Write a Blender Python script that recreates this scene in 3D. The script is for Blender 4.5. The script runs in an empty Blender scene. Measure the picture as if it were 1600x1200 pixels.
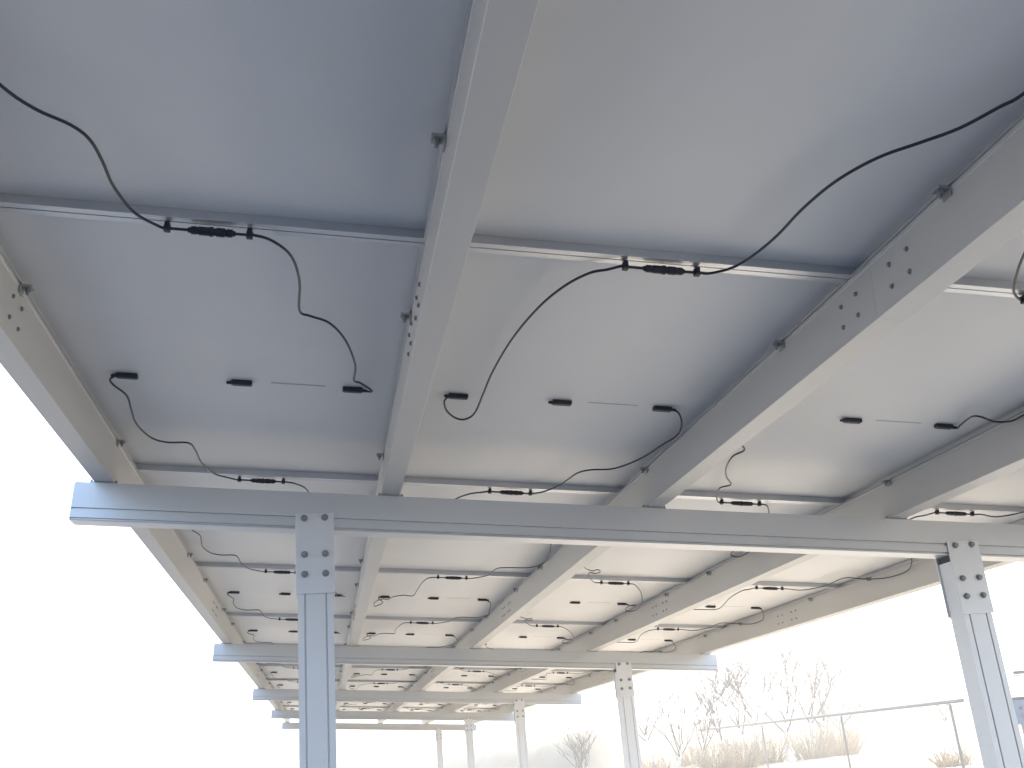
import bpy, bmesh, math, random
from mathutils import Matrix, Vector
random.seed(7)
SC = bpy.context.scene
COL = SC.collection

# ------------------------------------------------------------------ camera
cam_d = bpy.data.cameras.new("camera"); cam = bpy.data.objects.new("camera", cam_d); COL.objects.link(cam)
cam_d.sensor_fit = 'HORIZONTAL'; cam_d.sensor_width = 36.0; cam_d.lens = 1591.886/1600*36.0
cam_d.clip_start = 0.05; cam_d.clip_end = 5000
CAMZ = 1.65
cam.matrix_world = Matrix(((0.98198916, 0.01529135, -0.18831745, 0), (-0.17130802, -0.3483482, -0.92157863, 0),
                           (-0.07969222, 0.93724047, -0.3394546, CAMZ), (0, 0, 0, 1)))
SC.camera = cam

# ------------------------------------------------------------------ light
SUN_EL = math.radians(34); SUN_AZ = math.radians(50)          # measured from +X (right) towards +Y (away)
sun_dir = Vector((math.cos(SUN_EL)*math.cos(SUN_AZ), math.cos(SUN_EL)*math.sin(SUN_AZ), math.sin(SUN_EL)))
W = bpy.data.worlds.new("World"); SC.world = W; W.use_nodes = True
nt = W.node_tree; nt.nodes.clear()
sky = nt.nodes.new("ShaderNodeTexSky"); sky.sky_type = 'NISHITA'; sky.sun_disc = False
sky.sun_elevation = SUN_EL; sky.sun_rotation = math.pi/2 - SUN_AZ
sky.air_density = 1.0; sky.dust_density = 1.6; sky.ozone_density = 2.5
bg = nt.nodes.new("ShaderNodeBackground"); bg.inputs[1].default_value = 0.15
wo = nt.nodes.new("ShaderNodeOutputWorld")
nt.links.new(sky.outputs[0], bg.inputs[0]); nt.links.new(bg.outputs[0], wo.inputs[0])
sl = bpy.data.lights.new("sun", 'SUN'); sl.energy = 4.5; sl.angle = math.radians(0.5); sl.color = (1.0, 0.93, 0.81)
so = bpy.data.objects.new("sun", sl); COL.objects.link(so); so.rotation_euler = (-sun_dir).to_track_quat('-Z', 'Y').to_euler()
so.location = (20, -10, 20)
SC.view_settings.view_transform = 'Standard'; SC.view_settings.look = 'None'
SC.view_settings.gamma = 1; SC.view_settings.exposure = 2.16
SC.view_settings.use_curve_mapping = False

# ------------------------------------------------------------------ materials
def mat(name, col, rough=0.5, metal=0.0, spec=0.5, var=0.0, vscale=3.0, bump=0.0, bscale=60.0, stretch=(1, 1, 1), rvar=0.0, col2=None):
    m = bpy.data.materials.new(name); m.use_nodes = True
    n = m.node_tree.nodes; l = m.node_tree.links; b = n["Principled BSDF"]
    b.inputs["Roughness"].default_value = rough; b.inputs["Metallic"].default_value = metal
    b.inputs["Specular IOR Level"].default_value = spec
    b.inputs["Base Color"].default_value = (*col, 1)
    if var or bump or rvar or col2:
        tc = n.new("ShaderNodeTexCoord"); mp = n.new("ShaderNodeMapping"); mp.inputs["Scale"].default_value = stretch
        l.new(tc.outputs["Object"], mp.inputs[0])
        oi = n.new("ShaderNodeObjectInfo"); va = n.new("ShaderNodeVectorMath"); va.operation = 'ADD'
        ml = n.new("ShaderNodeMath"); ml.operation = 'MULTIPLY'; ml.inputs[1].default_value = 37.0
        l.new(oi.outputs["Random"], ml.inputs[0]); l.new(mp.outputs[0], va.inputs[0]); l.new(ml.outputs[0], va.inputs[1])
        if var or col2 or rvar:
            nz = n.new("ShaderNodeTexNoise"); nz.inputs["Scale"].default_value = vscale; nz.inputs["Detail"].default_value = 6; nz.inputs["Roughness"].default_value = 0.6
            l.new(va.outputs[0], nz.inputs["Vector"])
            rp = n.new("ShaderNodeValToRGB"); rp.color_ramp.elements[0].position = 0.3; rp.color_ramp.elements[1].position = 0.7
            c2 = col2 or tuple(min(1, c*(1+var)) for c in col); c1 = col if col2 else tuple(c*(1-var) for c in col)
            rp.color_ramp.elements[0].color = (*c1, 1); rp.color_ramp.elements[1].color = (*c2, 1)
            l.new(nz.outputs["Fac"], rp.inputs[0]); l.new(rp.outputs[0], b.inputs["Base Color"])
            if rvar:
                mr = n.new("ShaderNodeMapRange"); mr.inputs[3].default_value = rough-rvar; mr.inputs[4].default_value = rough+rvar
                mr.inputs[1].default_value = 0.3; mr.inputs[2].default_value = 0.7
                l.new(nz.outputs["Fac"], mr.inputs[0]); l.new(mr.outputs[0], b.inputs["Roughness"])
        if bump:
            nb = n.new("ShaderNodeTexNoise"); nb.inputs["Scale"].default_value = bscale; nb.inputs["Detail"].default_value = 4
            l.new(va.outputs[0], nb.inputs["Vector"])
            bp = n.new("ShaderNodeBump"); bp.inputs["Strength"].default_value = bump; bp.inputs["Distance"].default_value = 0.01
            l.new(nb.outputs["Fac"], bp.inputs["Height"]); l.new(bp.outputs[0], b.inputs["Normal"])
    return m
M_SHEET = mat("white_backsheet", (0.68, 0.675, 0.665), 0.45, spec=0.45, var=0.045, vscale=1.6, bump=0.05, bscale=9, rvar=0.05)
M_GLASS = mat("solar_glass", (0.01, 0.013, 0.03), 0.08)
M_FRAME = mat("anodised_frame", (0.60, 0.61, 0.63), 0.38, 0.75, var=0.04, vscale=4)
M_ALU = mat("aluminium_purlin", (0.57, 0.56, 0.54), 0.50, 0.25, var=0.07, vscale=2.0, bump=0.05, bscale=40, stretch=(1, 0.12, 1), rvar=0.06)
M_BEAM = mat("aluminium_beam", (0.60, 0.61, 0.62), 0.40, 0.55, var=0.06, vscale=2.0, bump=0.05, bscale=40, stretch=(0.15, 1, 1), rvar=0.06)
M_POST = mat("aluminium_post", (0.72, 0.73, 0.74), 0.42, 0.3, var=0.05, vscale=2.5, bump=0.05, bscale=40, stretch=(1, 1, 0.12), rvar=0.06)
M_STEEL = mat("bolt_steel", (0.26, 0.26, 0.26), 0.45, 0.3)
M_CLAMP = mat("clamp_steel", (0.36, 0.36, 0.35), 0.5, 0.3)
M_SEAL_GAP = mat("seal_and_gap_black", (0.012, 0.013, 0.018), 0.5)
M_CABLE = mat("black_cable", (0.010, 0.013, 0.022), 0.38)
M_JBOX = mat("junction_plastic", (0.010, 0.012, 0.022), 0.42, var=0.15, vscale=30)
M_STRIP = mat("grey_label", (0.33, 0.36, 0.40), 0.5)

# ------------------------------------------------------------------ mesh helpers
def new_obj(name, bm, m, parent=None, world=None, smooth=False):
    me = bpy.data.meshes.new(name); bmesh.ops.recalc_face_normals(bm, faces=bm.faces); bm.to_mesh(me); bm.free()
    me.materials.append(m)
    if smooth:
        for p in me.polygons: p.use_smooth = True
    o = bpy.data.objects.new(name, me); COL.objects.link(o)
    if parent is not None: o.parent = parent
    if world is not None: o.matrix_basis = world
    return o
def empty(name, mtx=Matrix.Identity(4)):
    o = bpy.data.objects.new(name, None); o.empty_display_size = 0.1; COL.objects.link(o); o.matrix_world = mtx; return o
def tag(o, label, cat, group=None, kind=None):
    if label: o["label"] = label
    if cat: o["category"] = cat
    if group: o["group"] = group
    if kind: o["kind"] = kind
    return o
def box(bm, x0, x1, y0, y1, z0, z1, bev=0.0):
    r = bmesh.ops.create_cube(bm, size=1.0)
    for v in r['verts']:
        v.co = Vector(((x0+x1)/2+v.co.x*(x1-x0), (y0+y1)/2+v.co.y*(y1-y0), (z0+z1)/2+v.co.z*(z1-z0)))
    if bev:
        es = list({e for v in r['verts'] for e in v.link_edges})
        bmesh.ops.bevel(bm, geom=es, offset=bev, segments=2, affect='EDGES', profile=0.5)
def extrude_profile(bm, prof, axis, a, b):
    """prof: closed list of 2d points; axis 'x': (y,z) along x; 'y': (x,z) along y; 'z': (x,y) along z"""
    def P(p, t): return {'x': (t, p[0], p[1]), 'y': (p[0], t, p[1]), 'z': (p[0], p[1], t)}[axis]
    A = [bm.verts.new(P(p, a)) for p in prof]; B = [bm.verts.new(P(p, b)) for p in prof]; n = len(prof)
    for i in range(n): bm.faces.new((A[i], A[(i+1) % n], B[(i+1) % n], B[i]))
    bm.faces.new(A); bm.faces.new(B[::-1])
def cyl(bm, p0, p1, r0, r1=None, seg=12, caps=True):
    r1 = r0 if r1 is None else r1
    p0 = Vector(p0); p1 = Vector(p1); d = (p1-p0).normalized()
    a = d.orthogonal().normalized(); b = d.cross(a)
    A = []; B = []
    for i in range(seg):
        t = 2*math.pi*i/seg; o = a*math.cos(t)+b*math.sin(t)
        A.append(bm.verts.new(p0+o*r0)); B.append(bm.verts.new(p1+o*r1))
    for i in range(seg): bm.faces.new((A[i], A[(i+1) % seg], B[(i+1) % seg], B[i]))
    if caps: bm.faces.new(A[::-1]); bm.faces.new(B)
def tube(bm, pts, r, seg=8, taper=None):
    pts = [Vector(p) for p in pts]; rings = []; up = Vector((0.13, 0.2, 1)).normalized()
    for i, p in enumerate(pts):
        d = (pts[min(i+1, len(pts)-1)]-pts[max(i-1, 0)]).normalized()
        a = d.cross(up)
        if a.length < 1e-3: a = d.orthogonal()
        a.normalize(); b = d.cross(a); rr = r if taper is None else r+(taper-r)*i/(len(pts)-1)
        rings.append([bm.verts.new(p+(a*math.cos(2*math.pi*k/seg)+b*math.sin(2*math.pi*k/seg))*rr) for k in range(seg)])
    for A, B in zip(rings, rings[1:]):
        for k in range(seg): bm.faces.new((A[k], A[(k+1) % seg], B[(k+1) % seg], B[k]))
    bm.faces.new(rings[0][::-1]); bm.faces.new(rings[-1])
def smooth_path(pts, sub=6):
    P = [Vector(p) for p in pts]; out = []
    for i in range(len(P)-1):
        p0 = P[max(i-1, 0)]; p1 = P[i]; p2 = P[i+1]; p3 = P[min(i+2, len(P)-1)]
        for k in range(sub):
            t = k/sub
            out.append(0.5*((2*p1)+(p2-p0)*t+(2*p0-5*p1+4*p2-p3)*t*t+(3*p1-p0-3*p2+p3)*t*t*t))
    out.append(P[-1]); return out
def hexbolt(bm, c, axis, r, h, washer=True):
    c = Vector(c); axis = Vector(axis).normalized()
    if washer: cyl(bm, c, c+axis*h*0.22, r*1.25, seg=20); c = c+axis*h*0.22
    cyl(bm, c, c+axis*h*0.8, r, seg=6); cyl(bm, c+axis*h*0.8, c+axis*h, r*0.93, r*0.6, seg=6)

# ------------------------------------------------------------------ roof frame: local x across (down to the right), y away, z = roof normal; z 0 = underside of the panel frames
TAU = 0.08397; ct, st = math.cos(TAU), math.sin(TAU)
ROOF = Matrix(((ct, 0, st, 0.104781), (0, 1, 0, 0), (-st, 0, ct, 2.894852), (0, 0, 0, 1)))
S = 1.154; UA = -0.94403; PW = 0.07616; HP = 0.16727; V1 = 2.29663; L = 2.34538; VB = 4.20364; P = 5.70893; BB = -0.329
R0, R1 = -1, 13                                   # panel rows
VS = V1+(R0-1)*L; VE = V1+(R1-2)*L
ord_ = ["first", "second", "third", "fourth", "fifth", "sixth", "seventh", "eighth", "ninth", "tenth", "eleventh", "twelfth", "thirteenth"]

carport = empty("carport_frame", Matrix.Translation((0.0, 12.0, 0.0)))
tag(carport, "long pale aluminium carport frame of bolted posts, crossbeams and purlins carrying the solar panels", "carport")
CI = carport.matrix_world.inverted()
def cp_part(name, bm, m, mtx, parent=None, smooth=False):
    o = new_obj(name, bm, m, None, None, smooth)
    if parent is None: o.parent = carport; o.matrix_basis = CI @ mtx
    else: o.parent = parent; o.matrix_basis = mtx
    return o

# crossbeams: box extrusion with two T-slots low on both faces
def beam_profile():
    d = 0.10; t = -HP-0.006
    g = [(-0.2810, 0.006, 0.009), (-0.3215, 0.006, 0.009)]
    f = [(0, t)]
    for z, w, dp in g: f += [(0, z+w/2+0.0015), (dp, z+w/2), (dp, z-w/2), (0.0, z-w/2-0.0015)]
    f += [(0.0015, BB), (d-0.0015, BB)]
    for z, w, dp in g[::-1]: f += [(d, z-w/2-0.0015), (d-dp, z-w/2), (d-dp, z+w/2), (d, z+w/2+0.0015)]
    f += [(d, t)]
    return f
BU0, BU1 = -1.05, 3.778
def hexprof(bm, ax): pass
post_u = (-0.0945, 2.8236)
for k in range(-1, 5):
    v = VB+k*P
    bm = bmesh.new(); extrude_profile(bm, [(y, z) for y, z in beam_profile()], 'x', BU0, BU1)
    beam = cp_part("crossbeam", bm, M_BEAM, ROOF @ Matrix.Translation((0, v, 0)))
    for e0, e1 in ((BU0-0.004, BU0-0.0005), (BU1+0.0005, BU1+0.004)):
        bm = bmesh.new(); box(bm, e0, e1, 0.002, 0.098, BB+0.002, -HP-0.010)
        cp_part("end_cap", bm, M_FRAME, Matrix.Identity(4), beam)
    for c in range(5):                            # foot plates of the purlins
        bm = bmesh.new(); u = UA+c*S
        box(bm, u-0.052, u+0.052, 0.004, 0.096, -HP-0.0058, -HP-0.0008, 0.001)
        cp_part("foot_plate", bm, M_CLAMP, Matrix.Identity(4), beam)
        for sx in (-1, 1):
            bm = bmesh.new(); hexbolt(bm, (u+sx*0.0475, 0.012, -HP-0.0006), (0, 0, 1), 0.0045, 0.007)
            cp_part("foot_bolt", bm, M_STEEL, Matrix.Identity(4), beam)
    for pu in post_u:
        top = ROOF @ Vector((pu, v, BB)); base = Matrix.Translation((top.x, v, 0)); h = top.z
        w = 0.070; d = 0.105; y0 = 0.0; s = 0.0415; gw = 0.0035
        # post profile with two slots in the front and back face
        pr = [(-w, y0), (-s-gw, y0), (-s-gw+0.0008, y0+0.009), (-s+gw-0.0008, y0+0.009), (-s+gw, y0), (s-gw, y0), (s-gw+0.0008, y0+0.009), (s+gw-0.0008, y0+0.009), (s+gw, y0), (w, y0),
              (w, y0+d), (s+gw, y0+d), (s+gw, y0+d-0.009), (s-gw, y0+d-0.009), (s-gw, y0+d), (-s+gw, y0+d), (-s+gw, y0+d-0.009), (-s-gw, y0+d-0.009), (-s-gw, y0+d), (-w, y0+d)]
        bm = bmesh.new(); extrude_profile(bm, pr, 'z', 0.0, h-0.022)
        post = cp_part("post", bm, M_POST, base)
        bm = bmesh.new(); extrude_profile(bm, [(-w, h-0.0215), (w-0.002, h-0.0215), (w-0.002, h-0.0065), (-w, h+0.0045)], 'y', 0.006, 0.098)
        cp_part("gap_shade_wedge", bm, M_SEAL_GAP, Matrix.Identity(4), post)  # black wedge drawn for the shaded gap between post and beam
        for yb in (-0.0085, y0+d+0.0005):         # bracket plates in front and behind
            bm = bmesh.new(); z0 = h-0.262
            box(bm, -0.078, 0.078, yb, yb+0.008, z0, h+0.066, 0.0015)
            bracket = cp_part("bracket_plate", bm, M_POST, Matrix.Identity(4), post)
            ax = (0, -1, 0) if yb < 0 else (0, 1, 0); yy = yb if yb < 0 else yb+0.008
            for bz in (h+0.047, h-0.103, h-0.183):
                for bx in (-s, s):
                    bm = bmesh.new(); hexbolt(bm, (bx, yy, bz), ax, 0.0112, 0.013)
                    cp_part("bolt", bm, M_STEEL, Matrix.Identity(4), bracket)
        bm = bmesh.new(); box(bm, -0.13, 0.13, -0.08, 0.185, 0.0, 0.014, 0.002)
        foot = cp_part("base_plate", bm, M_POST, Matrix.Identity(4), post)
        for bx in (-0.105, 0.105):
            for by in (-0.055, 0.16):
                bm = bmesh.new(); hexbolt(bm, (bx, by, 0.014), (0, 0, 1), 0.012, 0.014)
                cp_part("anchor_bolt", bm, M_STEEL, Matrix.Identity(4), foot)

# purlins, spliced once per bay
splice0 = [2.60, 2.59, 2.185, 1.93, 2.185]
for c in range(5):
    u = UA+c*S; a = splice0[c]-P; ks = [VS-0.05]
    s_ = a
    while s_ < VE:
        if s_ > VS+0.4: ks.append(s_)
        s_ += P
    ks.append(VE+0.06)
    for i in range(len(ks)-1):
        v0 = ks[i]+0.0003; v1 = ks[i+1]-0.0003
        hw = PW/2; t = -0.0015; b = -HP
        prof = [(-hw, t), (-hw, t-0.010), (-hw+0.002, t-0.012), (-hw+0.002, t-0.015), (-hw, t-0.017), (-hw, b+0.001), (-hw+0.001, b), (hw-0.001, b), (hw, b+0.001), (hw, t-0.017), (hw-0.002, t-0.015), (hw-0.002, t-0.012), (hw, t-0.010), (hw, t)]
        bm = bmesh.new(); extrude_profile(bm, prof, 'y', v0, v1)
        pur = cp_part("purlin", bm, M_ALU, ROOF @ Matrix.Translation((u, 0, 0)))
        if i > 0:                                  # splice bar bridging the joint behind, with its screws on both faces
            bm = bmesh.new(); box(bm, -hw+0.006, hw-0.006, v0-0.35, v0+0.35, b+0.006, t-0.020)
            cp_part("splice_bar", bm, M_FRAME, Matrix.Identity(4), pur)
        for j, sgn in ((i, 1), (i+1, -1)):
            if 0 < j < len(ks)-1 and ks[j] < 16:
                for dv in (0.087, 0.17):
                    for dn in (-0.056, -0.117):
                        for sx in (-1, 1):
                            bm = bmesh.new(); hexbolt(bm, (sx*hw, ks[j]+sgn*dv, dn), (sx, 0, 0), 0.0058, 0.005)
                            cp_part("screw", bm, M_STEEL, Matrix.Identity(4), pur)
        k = R0-1
        while k <= R1-2:
            for dv in (-0.47, 0.44):
                v = V1+k*L+dv
                if v0+0.05 < v < v1-0.05 and v > 1.0:
                    for sx in (-1, 1):
                        if (c == 0 and sx < 0) or (c == 4 and sx > 0): continue
                        x0, x1 = (hw+0.0005, hw+0.032) if sx > 0 else (-hw-0.032, -hw-0.0005)
                        bm = bmesh.new()
                        box(bm, x0, x1, v-0.017, v+0.017, -0.0075, -0.0025, 0.001)
                        xi = x0 if sx > 0 else x1-0.004
                        box(bm, xi, xi+0.004, v-0.017, v+0.017, -0.027, -0.008, 0.001)
                        cl = cp_part("clamp", bm, M_CLAMP, Matrix.Identity(4), pur)
                        bm = bmesh.new(); xc = (x0+x1)/2+sx*0.003
                        hexbolt(bm, (xc, v, -0.0078), (0, 0, -1), 0.0085, 0.009)
                        cyl(bm, (xc, v, -0.016), (xc, v, -0.027), 0.004, seg=10)
                        cp_part("clamp_bolt", bm, M_STEEL, Matrix.Identity(4), cl)
            k += 1
# seal strips closing the cross joints between panel rows
for r in range(R0, R1-2+1):
    v = V1+r*L
    if r == R1-2: continue
    bm = bmesh.new(); box(bm, UA-0.02, UA+4*S+0.02, v-0.03, v+0.03, 0.0385, 0.042)
    cp_part("seal_strip", bm, M_SEAL_GAP, ROOF)
for c in range(1, 4):
    bm = bmesh.new(); box(bm, UA+c*S-0.028, UA+c*S+0.028, VS, VE, 0.0425, 0.045)
    cp_part("seal_strip", bm, M_SEAL_GAP, ROOF)

# ------------------------------------------------------------------ solar panels
JB = 0.3865
def make_panel():
    root = empty("solar_panel")
    hl = L/2-0.002; hw = 1.134/2; t = 0.022
    bm = bmesh.new()                               # frame: hollow-looking rim with inner lip
    def rim(x0, x1, y0, y1, z0, z1, tx, ty):
        o = [bm.verts.new((x, y, z)) for z in (z0, z1) for x, y in ((x0, y0), (x1, y0), (x1, y1), (x0, y1))]
        n = [bm.verts.new((x, y, z)) for z in (z0, z1) for x, y in ((x0+tx, y0+ty), (x1-tx, y0+ty), (x1-tx, y1-ty), (x0+tx, y1-ty))]
        for i in range(4):
            j = (i+1) % 4
            bm.faces.new((o[i], o[j], n[j], n[i])); bm.faces.new((o[4+i], n[4+i], n[4+j], o[4+j]))
            bm.faces.new((o[i], o[4+i], o[4+j], o[j])); bm.faces.new((n[i], n[j], n[4+j], n[4+i]))
    rim(-hw, hw, -hl, hl, 0.0, 0.003, 0.034, t)
    rim(-hw+0.0005, hw-0.0005, -hl+0.0005, hl-0.0005, 0.0032, 0.038, 0.011, 0.011)
    new_obj("frame", bm, M_FRAME, root)
    bm = bmesh.new(); box(bm, -hw+0.012, hw-0.012, -hl+0.012, hl-0.012, 0.030, 0.0325)
    new_obj("backsheet", bm, M_SHEET, root)
    bm = bmesh.new(); box(bm, -hw+0.012, hw-0.012, -hl+0.012, hl-0.012, 0.0327, 0.0375)
    new_obj("solar_glass", bm, M_GLASS, root)
    for i, x in enumerate((-JB, 0.0, JB)):
        bm = bmesh.new()
        box(bm, x-0.036, x+0.036, -0.0125, 0.0125, 0.0140, 0.0298, 0.003)
        sg = 1 if i == 2 else -1
        box(bm, x-0.030, x+0.030, -0.009, 0.009, 0.0125, 0.0143, 0.001)
        xx = x+sg*0.030
        cyl(bm, (xx, -0.004, 0.020), (xx+sg*0.022, -0.004, 0.019), 0.0068, 0.0052, 12)
        new_obj("junction_box", bm, M_JBOX, root)
    bm = bmesh.new(); box(bm, 0.10, 0.29, -0.0035, 0.0035, 0.0290, 0.0299)
    new_obj("label_strip", bm, M_STRIP, root)
    return root
side = ["in the leftmost column, above the outer left purlin", "in the second column from the left", "in the third column from the left", "in the rightmost column, along the low right edge"]
def rowname(r):
    if r == -1: return "in the row behind the viewer"
    return {0: "nearest row at the top of the picture", 1: "row just in front of the first crossbeam", 2: "row passing over the first crossbeam", 3: "row just beyond the first crossbeam",
            4: "row in front of the second crossbeam", 5: "row just beyond the second crossbeam", 6: "row in front of the third crossbeam"}.get(r, ord_[r]+" row from the viewer, far down the carport")
src = make_panel(); used = False
def copy_tree(root):
    n = root.copy(); COL.objects.link(n)
    for ch in root.children:
        c = ch.copy(); COL.objects.link(c); c.parent = n
    return n
for r in range(R0, R1-1):
    for c in range(4):
        o = src if not used else copy_tree(src); used = True
        o.matrix_world = ROOF @ Matrix.Translation((UA+(c+0.5)*S, V1+(r-0.5)*L, 0))
        tag(o, "white-backed solar panel, "+rowname(r)+", "+["leftmost column", "second column from left", "third column from left", "rightmost column"][c], "solar panel", "solar panels of the carport roof")

# ------------------------------------------------------------------ cables with their plug pairs and clips
CAB = {
'c0k0a': [[-0.43, -1.17, 0.016], [-0.45, -1.1, 0.0], [-0.42, -0.9, -0.018], [-0.39, -0.68, -0.018], [-0.329, -0.52, -0.018], [-0.282, -0.45, -0.018], [-0.225, -0.406, -0.018], [-0.197, -0.358, -0.018], [-0.187, -0.277, -0.018], [-0.182, -0.172, -0.018], [-0.156, -0.062, -0.018], [-0.112, -0.008, -0.018]],
'c0b': [[0.159, 0.021, -0.018], [0.204, 0.096, -0.018], [0.222, 0.241, -0.018], [0.218, 0.43, -0.018], [0.249, 0.464, -0.018], [0.304, 0.505, -0.018], [0.353, 0.628, -0.018], [0.388, 0.826, -0.018], [0.388, 0.99, -0.01], [0.409, 1.034, -0.001], [0.437, 1.091, 0.004], [0.455, 1.145, 0.010], [0.43, 1.163, 0.016]],
'c0a': [[-0.424, -1.18, 0.016], [-0.442, -1.165, 0.008], [-0.434, -1.132, -0.001], [-0.403, -1.056, -0.01], [-0.408, -0.926, -0.018], [-0.417, -0.759, -0.018], [-0.391, -0.593, -0.018], [-0.337, -0.534, -0.018], [-0.252, -0.541, -0.018], [-0.235, -0.445, -0.018], [-0.229, -0.256, -0.018], [-0.192, -0.087, -0.018], [-0.141, -0.032, -0.018]],
'c1k0b': [[0.142, -0.002, -0.018], [0.188, -0.044, -0.018], [0.216, -0.124, -0.018], [0.232, -0.228, -0.018], [0.237, -0.345, -0.018], [0.251, -0.448, -0.018], [0.274, -0.524, -0.018], [0.311, -0.594, -0.018], [0.365, -0.654, -0.018], [0.415, -0.714, -0.018], [0.451, -0.791, -0.018], [0.472, -0.84, -0.018], [0.49, -0.97, -0.01], [0.47, -1.14, 0.01], [0.43, -1.177, 0.016]],
'c1l': [[-0.131, 0.025, -0.018], [-0.175, 0.055, -0.018], [-0.224, 0.146, -0.018], [-0.266, 0.295, -0.018], [-0.3, 0.527, -0.018], [-0.316, 0.802, -0.018], [-0.316, 1.02, -0.018], [-0.317, 1.228, -0.018], [-0.342, 1.308, -0.018], [-0.377, 1.324, -0.01], [-0.416, 1.274, -0.001], [-0.434, 1.201, 0.008], [-0.424, 1.168, 0.016]],
'c1r': [[0.419, -1.183, 0.016], [0.446, -1.181, 0.008], [0.491, -1.085, -0.001], [0.511, -0.968, -0.01], [0.484, -0.861, -0.018], [0.453, -0.653, -0.018], [0.385, -0.491, -0.018], [0.294, -0.453, -0.018], [0.248, -0.403, -0.018], [0.228, -0.302, -0.018], [0.211, -0.176, -0.018], [0.162, -0.049, -0.018]],
'c1r2': [[0.419, -1.183, 0.016], [0.46, -1.14, 0.0], [0.506, -0.81, -0.018], [0.508, -0.595, -0.018], [0.448, -0.471, -0.018], [0.305, -0.444, -0.018], [0.25, -0.387, -0.018], [0.232, -0.144, -0.018], [0.135, 0.0, -0.018]],
'c1l2': [[-0.151, 0.029, -0.018], [-0.178, 0.217, -0.018], [-0.186, 0.552, -0.018], [-0.196, 0.824, -0.018], [-0.27, 0.807, -0.018], [-0.34, 0.885, -0.02], [-0.373, 1.016, -0.02], [-0.42, 1.03, -0.018], [-0.465, 1.2, -0.018], [-0.455, 1.42, -0.018], [-0.40, 1.25, -0.01], [-0.44, 1.18, 0.008], [-0.424, 1.168, 0.016]],
'c2k0': [[-0.43, -1.17, 0.016], [-0.45, -1.05, 0.0], [-0.41, -0.75, -0.018], [-0.34, -0.42, -0.018], [-0.263, -0.242, -0.018], [-0.219, -0.152, -0.018], [-0.157, -0.046, -0.018]],
'c2l': [[-0.43, -1.17, 0.016], [-0.44, -1.12, 0.0], [-0.38, -0.96, -0.018], [-0.317, -0.854, -0.018], [-0.33, -0.759, -0.018], [-0.297, -0.598, -0.018], [-0.24, -0.451, -0.018], [-0.172, -0.33, -0.018], [-0.198, -0.267, -0.018], [-0.173, -0.152, -0.018], [-0.125, -0.03, -0.018]],
'c2r': [[0.164, 0.038, -0.018], [0.292, 0.326, -0.018], [0.434, 0.767, -0.018], [0.51, 1.167, -0.018], [0.489, 1.281, -0.018], [0.424, 1.207, -0.018], [0.395, 0.989, -0.018], [0.45, 0.99, -0.012], [0.47, 1.12, 0.002], [0.43, 1.175, 0.016]],
'c2l2': [[-0.43, -1.17, 0.016], [-0.44, -1.12, 0.0], [-0.40, -0.7, -0.018], [-0.332, -0.519, -0.018], [-0.265, -0.439, -0.018], [-0.249, -0.512, -0.022], [-0.215, -0.448, -0.024], [-0.225, -0.351, -0.018], [-0.263, -0.344, -0.012], [-0.228, -0.202, -0.018], [-0.145, -0.012, -0.018]],
'c2rk0': [[0.15, 0.03, -0.018], [0.25, 0.12, -0.018], [0.36, 0.3, -0.018], [0.45, 0.5, -0.02], [0.52, 0.72, -0.022], [0.522, 0.879, -0.021], [0.522, 0.954, -0.020], [0.472, 0.978, -0.018], [0.394, 0.94, -0.018], [0.371, 0.954, -0.01], [0.385, 1.015, -0.001], [0.417, 1.113, 0.008], [0.437, 1.16, 0.014], [0.421, 1.171, 0.016]],
'c3l': [[-0.124, 0.067, -0.018], [-0.15, 0.14, -0.018], [-0.10, 0.5, -0.012], [0.0, 1.0, -0.018], [-0.12, 1.08, -0.018], [-0.3, 1.12, -0.01], [-0.44, 1.2, 0.008], [-0.424, 1.168, 0.016]],
'c3r': [[0.419, -1.183, 0.016], [0.446, -1.173, 0.002], [0.522, -0.997, -0.043], [0.522, -0.754, -0.050], [0.505, -0.487, -0.018], [0.335, -0.505, -0.018], [0.347, -0.191, -0.018], [0.275, 0.019, -0.018], [0.15, -0.007, -0.018]],
}
ZC = -0.016                                        # level of the plugs under the frame flange
XC = 0.010
def jit(pts, k, amt):
    rnd = random.Random(k*13+7)
    return [[p[0]+(rnd.uniform(-amt, amt) if 1 < i < len(pts)-2 else 0), p[1]+(rnd.uniform(-2*amt, 2*amt) if 1 < i < len(pts)-2 else 0), p[2]] for i, p in enumerate(pts)]
clipx = (-0.090, 0.106)
def clip_bm(x, y):
    bm = bmesh.new(); box(bm, x-0.006, x+0.006, y-0.012, y+0.010, -0.0245, -0.0030, 0.001); box(bm, x-0.008, x+0.008, y-0.007, y+0.007, -0.026, -0.009, 0.0015); return bm
def plug_bm(y):
    bm = bmesh.new(); z = ZC-0.001; c = 0.015
    segs = [(-0.056, -0.048, .0055, .0068), (-0.048, -0.034, .0088, .0088), (-0.034, -0.030, .0075, .0075), (-0.030, -0.004, .0095, .0095), (-0.004, 0.000, .0108, .0108),
            (0.000, 0.004, .0108, .0108), (0.004, 0.012, .0082, .0082), (0.012, 0.032, .0098, .0098), (0.032, 0.036, .0075, .0075), (0.036, 0.050, .0090, .0090), (0.050, 0.057, .0068, .0055)]
    for a, b, r0, r1 in segs: cyl(bm, (c+a, y, z), (c+b, y, z), r0*1.15, r1*1.15, 16)
    box(bm, c-0.028, c-0.006, y-0.0115, y+0.0115, z-0.004, z+0.004, 0.001)
    return bm
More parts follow.
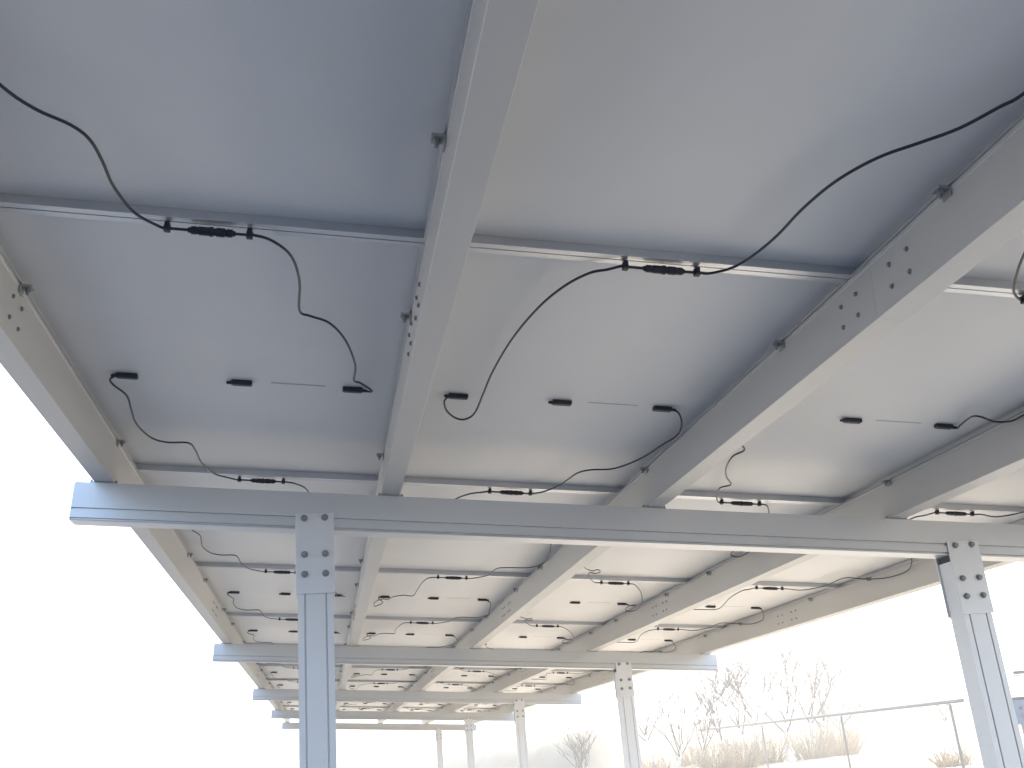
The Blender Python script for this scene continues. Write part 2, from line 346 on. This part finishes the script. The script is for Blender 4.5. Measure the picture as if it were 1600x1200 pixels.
for c in range(4):
    for k in range(0, 11):
        if k >= R1-2: continue
        if c == 0: left, right = ('c0k0a' if k == 0 else 'c0a'), 'c0b'
        elif c == 1: left, right = ('c1l2' if k in (2, 3, 5, 8) else 'c1l'), ('c1k0b' if k == 0 else ('c1r2' if k in (2, 3, 6) else 'c1r'))
        elif c == 2: left, right = ('c2k0' if k == 0 else 'c2l' if k in (1, 4) else 'c2l2'), ('c2rk0' if k == 0 else 'c2r')
        else: left, right = 'c3l', 'c3r'
        lp, rp = CAB[left], CAB[right]
        if lp[0][1] < -0.5 or lp[0][2] > 0: pass
        a = 0 if k < 2 or (k == 2 and c > 0) else 0.012
        if k >= 3: lp = jit(lp, k+c, a); rp = jit(rp, k*3+c, a)
        # order both halves so the path runs  left box -> plugs -> right box
        if lp[0][2] < 0: lp = lp[::-1]
        if rp[0][2] > 0: rp = rp[::-1]
        if c == 1 and k == 1: lp = [[-0.424, 1.168, 0.016], [-0.447, 1.175, 0.006], [-0.42, 1.12, -0.01]]+[q for q in lp if q[1] < 1.0]
        y = 0.004
        root = empty("cable", ROOF @ Matrix.Translation((UA+(c+0.5)*S, V1+k*L, 0)))
        bm = bmesh.new()
        mid_l = [[clipx[0]-0.012, y-0.001, ZC-0.001], [clipx[0], y, ZC-0.001], [-0.05, y, ZC-0.001]]
        mid_r = [[0.07, y, ZC-0.001], [clipx[1], y, ZC-0.001], [clipx[1]+0.012, y-0.001, ZC-0.001]]
        cap = -0.022 if k < 1 else -0.020
        path = smooth_path(lp+mid_l+mid_r+rp, 5)
        tube(bm, path, 0.0037 if k < 2 else 0.0034, 8 if k < 2 else 6)
        new_obj("wire", bm, M_CABLE, root, smooth=True)
        new_obj("plug", plug_bm(y), M_JBOX, root)
        for x in clipx: new_obj("clip", clip_bm(x, y), M_JBOX, root)
        where = {0: "at the nearest panel joint", 1: "just in front of the first crossbeam", 2: "at the first panel joint past the first crossbeam", 3: "at the second panel joint past the first crossbeam",
                 4: "right by the second crossbeam", 5: "just past the second crossbeam", 6: "in front of the third crossbeam"}.get(k, "at the "+ord_[k]+" panel joint from the viewer")
        tag(root, "black plugged cable "+where+", "+["leftmost column", "second column from left", "third column from left", "rightmost column"][c], "cable", "cables hanging under the panels")

# ------------------------------------------------------------------ ground and surroundings
M_BOUNCE_DIM = mat("dim_bounce_ground", (0.105, 0.12, 0.142), 0.8, spec=0.3, var=0.12, vscale=0.7, bump=0.3, bscale=25)
M_BOUNCE_WARM = mat("warm_bounce_paving", (0.44, 0.395, 0.33), 0.8, spec=0.3, var=0.12, vscale=0.7, bump=0.3, bscale=25)
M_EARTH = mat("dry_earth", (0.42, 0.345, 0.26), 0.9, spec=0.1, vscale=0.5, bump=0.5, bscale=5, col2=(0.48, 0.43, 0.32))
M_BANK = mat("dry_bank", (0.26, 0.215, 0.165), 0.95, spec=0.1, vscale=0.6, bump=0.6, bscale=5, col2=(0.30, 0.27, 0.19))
M_HILL = mat("dry_grass_hill", (0.45, 0.40, 0.30), 0.95, spec=0.1, vscale=0.05, col2=(0.40, 0.42, 0.30))
M_PIPE = mat("weathered_pipe", (0.24, 0.23, 0.215), 0.7, 0.0, spec=0.2)
M_TRUNK = mat("limewashed_trunk", (0.72, 0.70, 0.66), 0.9, spec=0.1, var=0.08, vscale=8)
M_TWIG = mat("bare_twigs", (0.12, 0.10, 0.088), 0.9, spec=0.1, var=0.3, vscale=5)
M_STRAW = mat("dry_straw", (0.38, 0.27, 0.16), 0.95, spec=0.1, vscale=3, col2=(0.46, 0.40, 0.28))
def setting(name, bm, m, label, smooth=False, mtx=None):
    o = new_obj(name, bm, m, None, mtx, smooth); o["kind"] = "structure"; o["label"] = label; o["category"] = name; return o
bm = bmesh.new(); N = 600
vs = [bm.verts.new(p) for p in ((-N, -N, -0.004), (N, -N, -0.004), (N, N, -0.004), (-N, N, -0.004))]; bm.faces.new(vs)
setting("ground", bm, M_EARTH, "pale dry open ground stretching away around the carport")
bm = bmesh.new(); vs = [bm.verts.new(p) for p in ((-34, -50, 0), (4.6, -50, 0), (4.6, 5.9, 0), (-34, 5.9, 0))]; bm.faces.new(vs)  # unseen near ground, added dark and bluish to cool the bounce light
setting("dim_bounce_sheet", bm, M_BOUNCE_DIM, "unseen dark grey ground at the near end, added to dim and cool the bounce light")
bm = bmesh.new(); vs = [bm.verts.new(p) for p in ((-12, 5.9, 0.0), (7.0, 5.9, 0.0), (7.0, 70, 0.0), (-12, 70, 0.0))]; bm.faces.new(vs)  # unseen far ground, added pale and warm to brighten the roof underside
setting("warm_bounce_sheet", bm, M_BOUNCE_WARM, "unseen pale warm paving under the carport, added to bounce light onto the panels")
def bank_h(x, y):
    t = min(1, max(0, (x-7.2)/2.6)); t = t*t*(3-2*t)
    f = min(1, max(0, (y-33)/7.0)); f = f*f*(3-2*f)
    return t*f*(1.45+0.12*math.sin(x*0.35+1)+0.05*math.sin(x*1.3))+t*(0.78+0.05*math.sin(y*0.35)+0.035*math.sin(y*1.13+1)+0.05*math.sin(x*0.6+y*0.2))
bm = bmesh.new(); nx, ny = 44, 120; g = []
for j in range(ny+1):
    row = []
    for i in range(nx+1):
        x = 7.1+(i/nx)**1.5*40; y = -12+j/ny*100
        row.append(bm.verts.new((x, y, bank_h(x, y)+random.uniform(-.012, .012))))
    g.append(row)
for j in range(ny):
    for i in range(nx): bm.faces.new((g[j][i], g[j][i+1], g[j+1][i+1], g[j+1][i]))
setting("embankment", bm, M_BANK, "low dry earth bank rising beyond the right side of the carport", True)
# far low hills
bm = bmesh.new(); n = 160; rings = []
for j in range(7):
    row = []
    for i in range(n+1):
        a = math.radians(-60+i/n*150); R = 260+j*30
        prof = (0, .5, .85, 1, .85, .4, 0)[j]
        h = 7.5+3.2*math.sin(a*5.1+.6)+1.6*math.sin(a*13+2)+0.8*math.sin(a*31)
        row.append(bm.verts.new((R*math.sin(a), R*math.cos(a), prof*max(1.5, h)-0.02)))
    rings.append(row)
for A, B in zip(rings, rings[1:]):
    for i in range(n): bm.faces.new((A[i], A[i+1], B[i+1], B[i]))
setting("hills", bm, M_HILL, "faint low hills along the horizon on the right", True)

# pipe railing on the bank
rail = empty("pipe_railing", Matrix.Translation((8.6, 13.0, 0.75)))
tag(rail, "grey horizontal pipe railing on posts crossing the bank at lower right", "railing")
ra = Vector((-0.02, 0.25, 1.085)); rb = Vector((3.1, 19.5, 1.10))
bm = bmesh.new(); cyl(bm, ra, rb, 0.028, seg=12); new_obj("rail", bm, M_PIPE, rail)
for t in (0.022, 0.27, 0.58):
    p = ra.lerp(rb, t); z = bank_h(8.6+p.x, 13+p.y)-0.75-0.05
    bm = bmesh.new(); cyl(bm, (p.x, p.y, z), (p.x, p.y, p.z-0.036), 0.020, seg=10); new_obj("post", bm, M_PIPE, rail)

# information board and lamp arm at the right edge
M_BLUE = mat("board_blue", (0.13, 0.18, 0.27), 0.6, spec=0.2); M_DK = mat("board_dark", (0.04, 0.045, 0.06), 0.6, spec=0.2); M_RED = mat("board_red", (0.40, 0.06, 0.09), 0.6, spec=0.2); M_WHT = mat("board_white", (0.75, 0.76, 0.78), 0.5)
bx, by = 9.95, 14.0
board = empty("notice_board", Matrix.Translation((bx, by, bank_h(bx, by)))); gz = bank_h(bx, by)
tag(board, "small pale blue notice board with dark top edge and red patches at the right edge", "sign")
zb = 1.45-gz; zt = 1.83-gz
bm = bmesh.new(); box(bm, -0.08, 0.92, 0, 0.03, zb, zt-0.05, 0.004); new_obj("panel", bm, M_BLUE, board)
bm = bmesh.new(); box(bm, -0.10, 0.94, -0.01, 0.04, zt-0.049, zt, 0.004); new_obj("top_rail", bm, M_DK, board)
rnd = random.Random(3)
bm = bmesh.new(); [cyl(bm, (0.03+0.16*i, -0.004, zb+0.13+rnd.uniform(-.03, .03)), (0.03+0.16*i, -0.001, zb+0.13), 0.045, seg=16) for i in range(6)]; new_obj("red_patch", bm, M_RED, board)
bm = bmesh.new(); [box(bm, -0.01+0.16*i, 0.035+0.16*i, -0.004, -0.001, zb+0.205, zb+0.245) for i in range(6)]; new_obj("dark_mark", bm, M_DK, board)
for x in (0.02, 0.82):
    bm = bmesh.new(); cyl(bm, (x, 0.055, -0.05), (x, 0.055, zt-0.06), 0.022, seg=10); new_obj("leg", bm, M_PIPE, board)
lx, ly = 10.85, 14.6; gl = bank_h(lx, ly)
lamp = empty("street_lamp", Matrix.Translation((lx, ly, gl)))
tag(lamp, "low grey lamp post with a horizontal arm reaching in at the right edge", "lamp")
bm = bmesh.new(); cyl(bm, (0, 0, -0.05), (0, 0, 2.2-gl), 0.04, 0.03, 12); new_obj("pole", bm, M_PIPE, lamp)
bm = bmesh.new(); cyl(bm, (0, 0, 2.14-gl), (-0.5, 0, 2.15-gl), 0.013, 0.010, 8); new_obj("arm", bm, M_PIPE, lamp)
bm = bmesh.new(); box(bm, -0.42, -0.22, -0.05, 0.05, 2.165-gl, 2.215-gl, 0.012); new_obj("lamp_head", bm, M_DK, lamp)

# bare saplings with lime-washed trunks
def bare_tree(x, y, H, lean, seed, label, spread=1.0):
    rnd = random.Random(seed); z = bank_h(x, y)
    root = empty("bare_tree", Matrix.Translation((x, y, z)))
    tag(root, label, "tree", "bare saplings on the bank")
    bt = bmesh.new(); bc = bmesh.new()
    d = Vector((lean, rnd.uniform(-.1, .1), 1)).normalized(); p = Vector((0, 0, -0.1)); hh = H*0.36; pts = []
    for i in range(6):
        pts.append(p.copy()); p = p+d*hh/5; d = (d+Vector((rnd.uniform(-.09, .09), rnd.uniform(-.09, .09), 0))).normalized()
    tube(bt, pts, H*0.017+0.012, 8, H*0.010+0.008)
    top = pts[-1]
    def branch(p, d, ln, r, lev):
        pts = [p.copy()]; q = p.copy(); n = 5
        for i in range(n):
            d = (d+Vector((rnd.uniform(-.16, .16), rnd.uniform(-.16, .16), rnd.uniform(-.02, .14)))).normalized(); q = q+d*ln/n; pts.append(q.copy())
        tube(bc, pts, r, 5, r*0.45)
        if lev > 0:
            for j in range(rnd.randint(3, 4)):
                b = pts[rnd.randint(2, n)]; a = rnd.uniform(0, 6.283)
                nd = (d*1.0+Vector((math.cos(a), math.sin(a), rnd.uniform(-.1, .5)))*0.95*spread).normalized()
                branch(b, nd, ln*rnd.uniform(.5, .75), r*0.6, lev-1)
    for j in range(rnd.randint(4, 6)):
        a = rnd.uniform(0, 6.283); b = pts[rnd.randint(3, 5)]
        nd = (Vector((lean*.5, 0, 1))+Vector((math.cos(a), math.sin(a), 0))*rnd.uniform(.35, 1.1)*spread).normalized()
        branch(b, nd, H*rnd.uniform(.32, .5), H*0.0058+0.004, 3)
    new_obj("trunk", bt, M_TRUNK, root, smooth=True); new_obj("crown", bc, M_TWIG, root, smooth=True)
trees = [
 (9.6, 29.0, 2.6, 0.30, "small bare sapling with a leaning white trunk beside the far post"),
 (11.2, 31.5, 2.9, 0.28, "bare sapling with leaning white trunk, second from the left on the bank"),
 (12.1, 29.5, 3.2, -0.10, "thin bare sapling with dark upper twigs left of the bushy clump"),
 (13.6, 30.5, 4.1, 0.05, "tall bare sapling rising highest at the middle of the clump"),
 (14.7, 31.0, 3.9, 0.12, "many-twigged bare sapling at the right side of the clump"),
 (16.0, 33.0, 3.4, 0.18, "loose bare sapling just right of the clump"),
 (20.0, 32.0, 3.0, -0.06, "slender lone bare sapling beside the near right post"),
 (7.9, 34.0, 2.6, 0.25, "faint bare sapling between the two far right posts"),
 (12.8, 33.0, 3.6, -0.15, "bare sapling leaning left behind the bushy clump"),
 (14.2, 34.0, 4.4, -0.05, "tall faint bare sapling behind the clump, wide airy crown"),
 (10.6, 34.0, 3.0, -0.18, "faint sapling leaning left behind the two white leaning trunks"),
 (17.6, 34.5, 3.1, -0.2, "faint low sapling leaning left, well right of the clump"),
]
for i, (x, y, H, ln, lb) in enumerate(trees): bare_tree(x, y, H, ln, 40+i, lb, 1.0)
# dry straw-coloured shrubs
def shrub(x, y, H, wd, seed, label):
    rnd = random.Random(seed); z = bank_h(x, y); bm = bmesh.new()
    for i in range(150):
        a = rnd.uniform(0, 6.283); r0 = rnd.random()**.7*wd*.45; t = rnd.uniform(.1, 1.5)
        p0 = Vector((math.cos(a)*r0*.6, math.sin(a)*r0*.6, -0.03)); d = Vector((math.cos(a)*t, math.sin(a)*t, 1.1+rnd.random())).normalized()
        ln = H*0.8*rnd.uniform(.3, 1.0)**1.2; q = p0+d*ln*.5; d2 = (d+Vector((rnd.uniform(-.3, .3), rnd.uniform(-.3, .3), 0))).normalized(); e = q+d2*ln*.5
        tube(bm, [p0, q, e], 0.012, 3, 0.004)
        for k in range(2):
            c = q.lerp(e, rnd.random()); s = rnd.uniform(.03, .06)
            o = Vector((rnd.uniform(-1, 1), rnd.uniform(-1, 1), rnd.uniform(-.3, 1))).normalized(); o2 = o.orthogonal().normalized()
            v = [bm.verts.new(c), bm.verts.new(c+o*s*.6+o2*s*.35), bm.verts.new(c+o*s*1.5), bm.verts.new(c+o*s*.6-o2*s*.35)]; bm.faces.new(v)
    o = new_obj("dry_shrub", bm, M_STRAW, None, Matrix.Translation((x, y, z))); tag(o, label, "shrub", "dry shrubs on the bank"); return o
shr = [(8.6, 28.0, 1.0, 1.6, "pale dry shrub beside the far right post"), (10.3, 27.5, 1.15, 1.6, "low straw-coloured shrub at the foot of the white leaning trunks"), (11.2, 28.0, 1.35, 1.8, "brownish dry shrub between the leaning white trunks"),
       (12.4, 29.0, 1.2, 1.4, "small dry shrub behind the railing's left end"), (13.5, 28.5, 1.6, 1.7, "reddish-brown dry shrub under the tallest sapling"), (14.6, 29.0, 1.6, 1.7, "tall straw shrub at the right side of the clump"),
       (15.2, 30.0, 1.3, 1.3, "yellowish shrub just right of the clump"), (11.8, 19.0, 0.55, 1.1, "low olive tuft below the railing"), (10.6, 15.5, 0.45, 0.9, "small tuft beside the railing post near the right post"),
       (9.5, 31.0, 1.0, 2.0, "wide pale shrub behind the leftmost leaning white trunk"), (12.9, 32.0, 1.2, 2.2, "wide brownish shrub filling the gap left of the tallest sapling"), (16.8, 33.0, 0.9, 2.0, "low spreading shrub right of the clump, behind the railing"), (11.8, 33.5, 1.1, 2.2, "broad faint shrub behind the two leaning white trunks")]
for i, a in enumerate(shr): shrub(a[0], a[1], a[2], a[3], 90+i, a[4])

# ------------------------------------------------------------------ haze volume added to imitate lens glare
HAZE = 0.009
if HAZE > 0:
    hm = bpy.data.materials.new("glare_haze"); hm.use_nodes = True; n = hm.node_tree.nodes; n.clear()
    pv = n.new("ShaderNodeVolumePrincipled"); ho = n.new("ShaderNodeOutputMaterial"); hm.node_tree.links.new(pv.outputs[0], ho.inputs["Volume"])
    pv.inputs["Color"].default_value = (0.93, 0.92, 0.90, 1); pv.inputs["Density"].default_value = HAZE; pv.inputs["Anisotropy"].default_value = 0.3
    bm = bmesh.new(); box(bm, -620, 620, -620, 620, -1.0, 16.0)
    hz = new_obj("haze", bm, hm); tag(hz, "thin pale haze added to stand in for lens glare", "haze", kind="stuff")
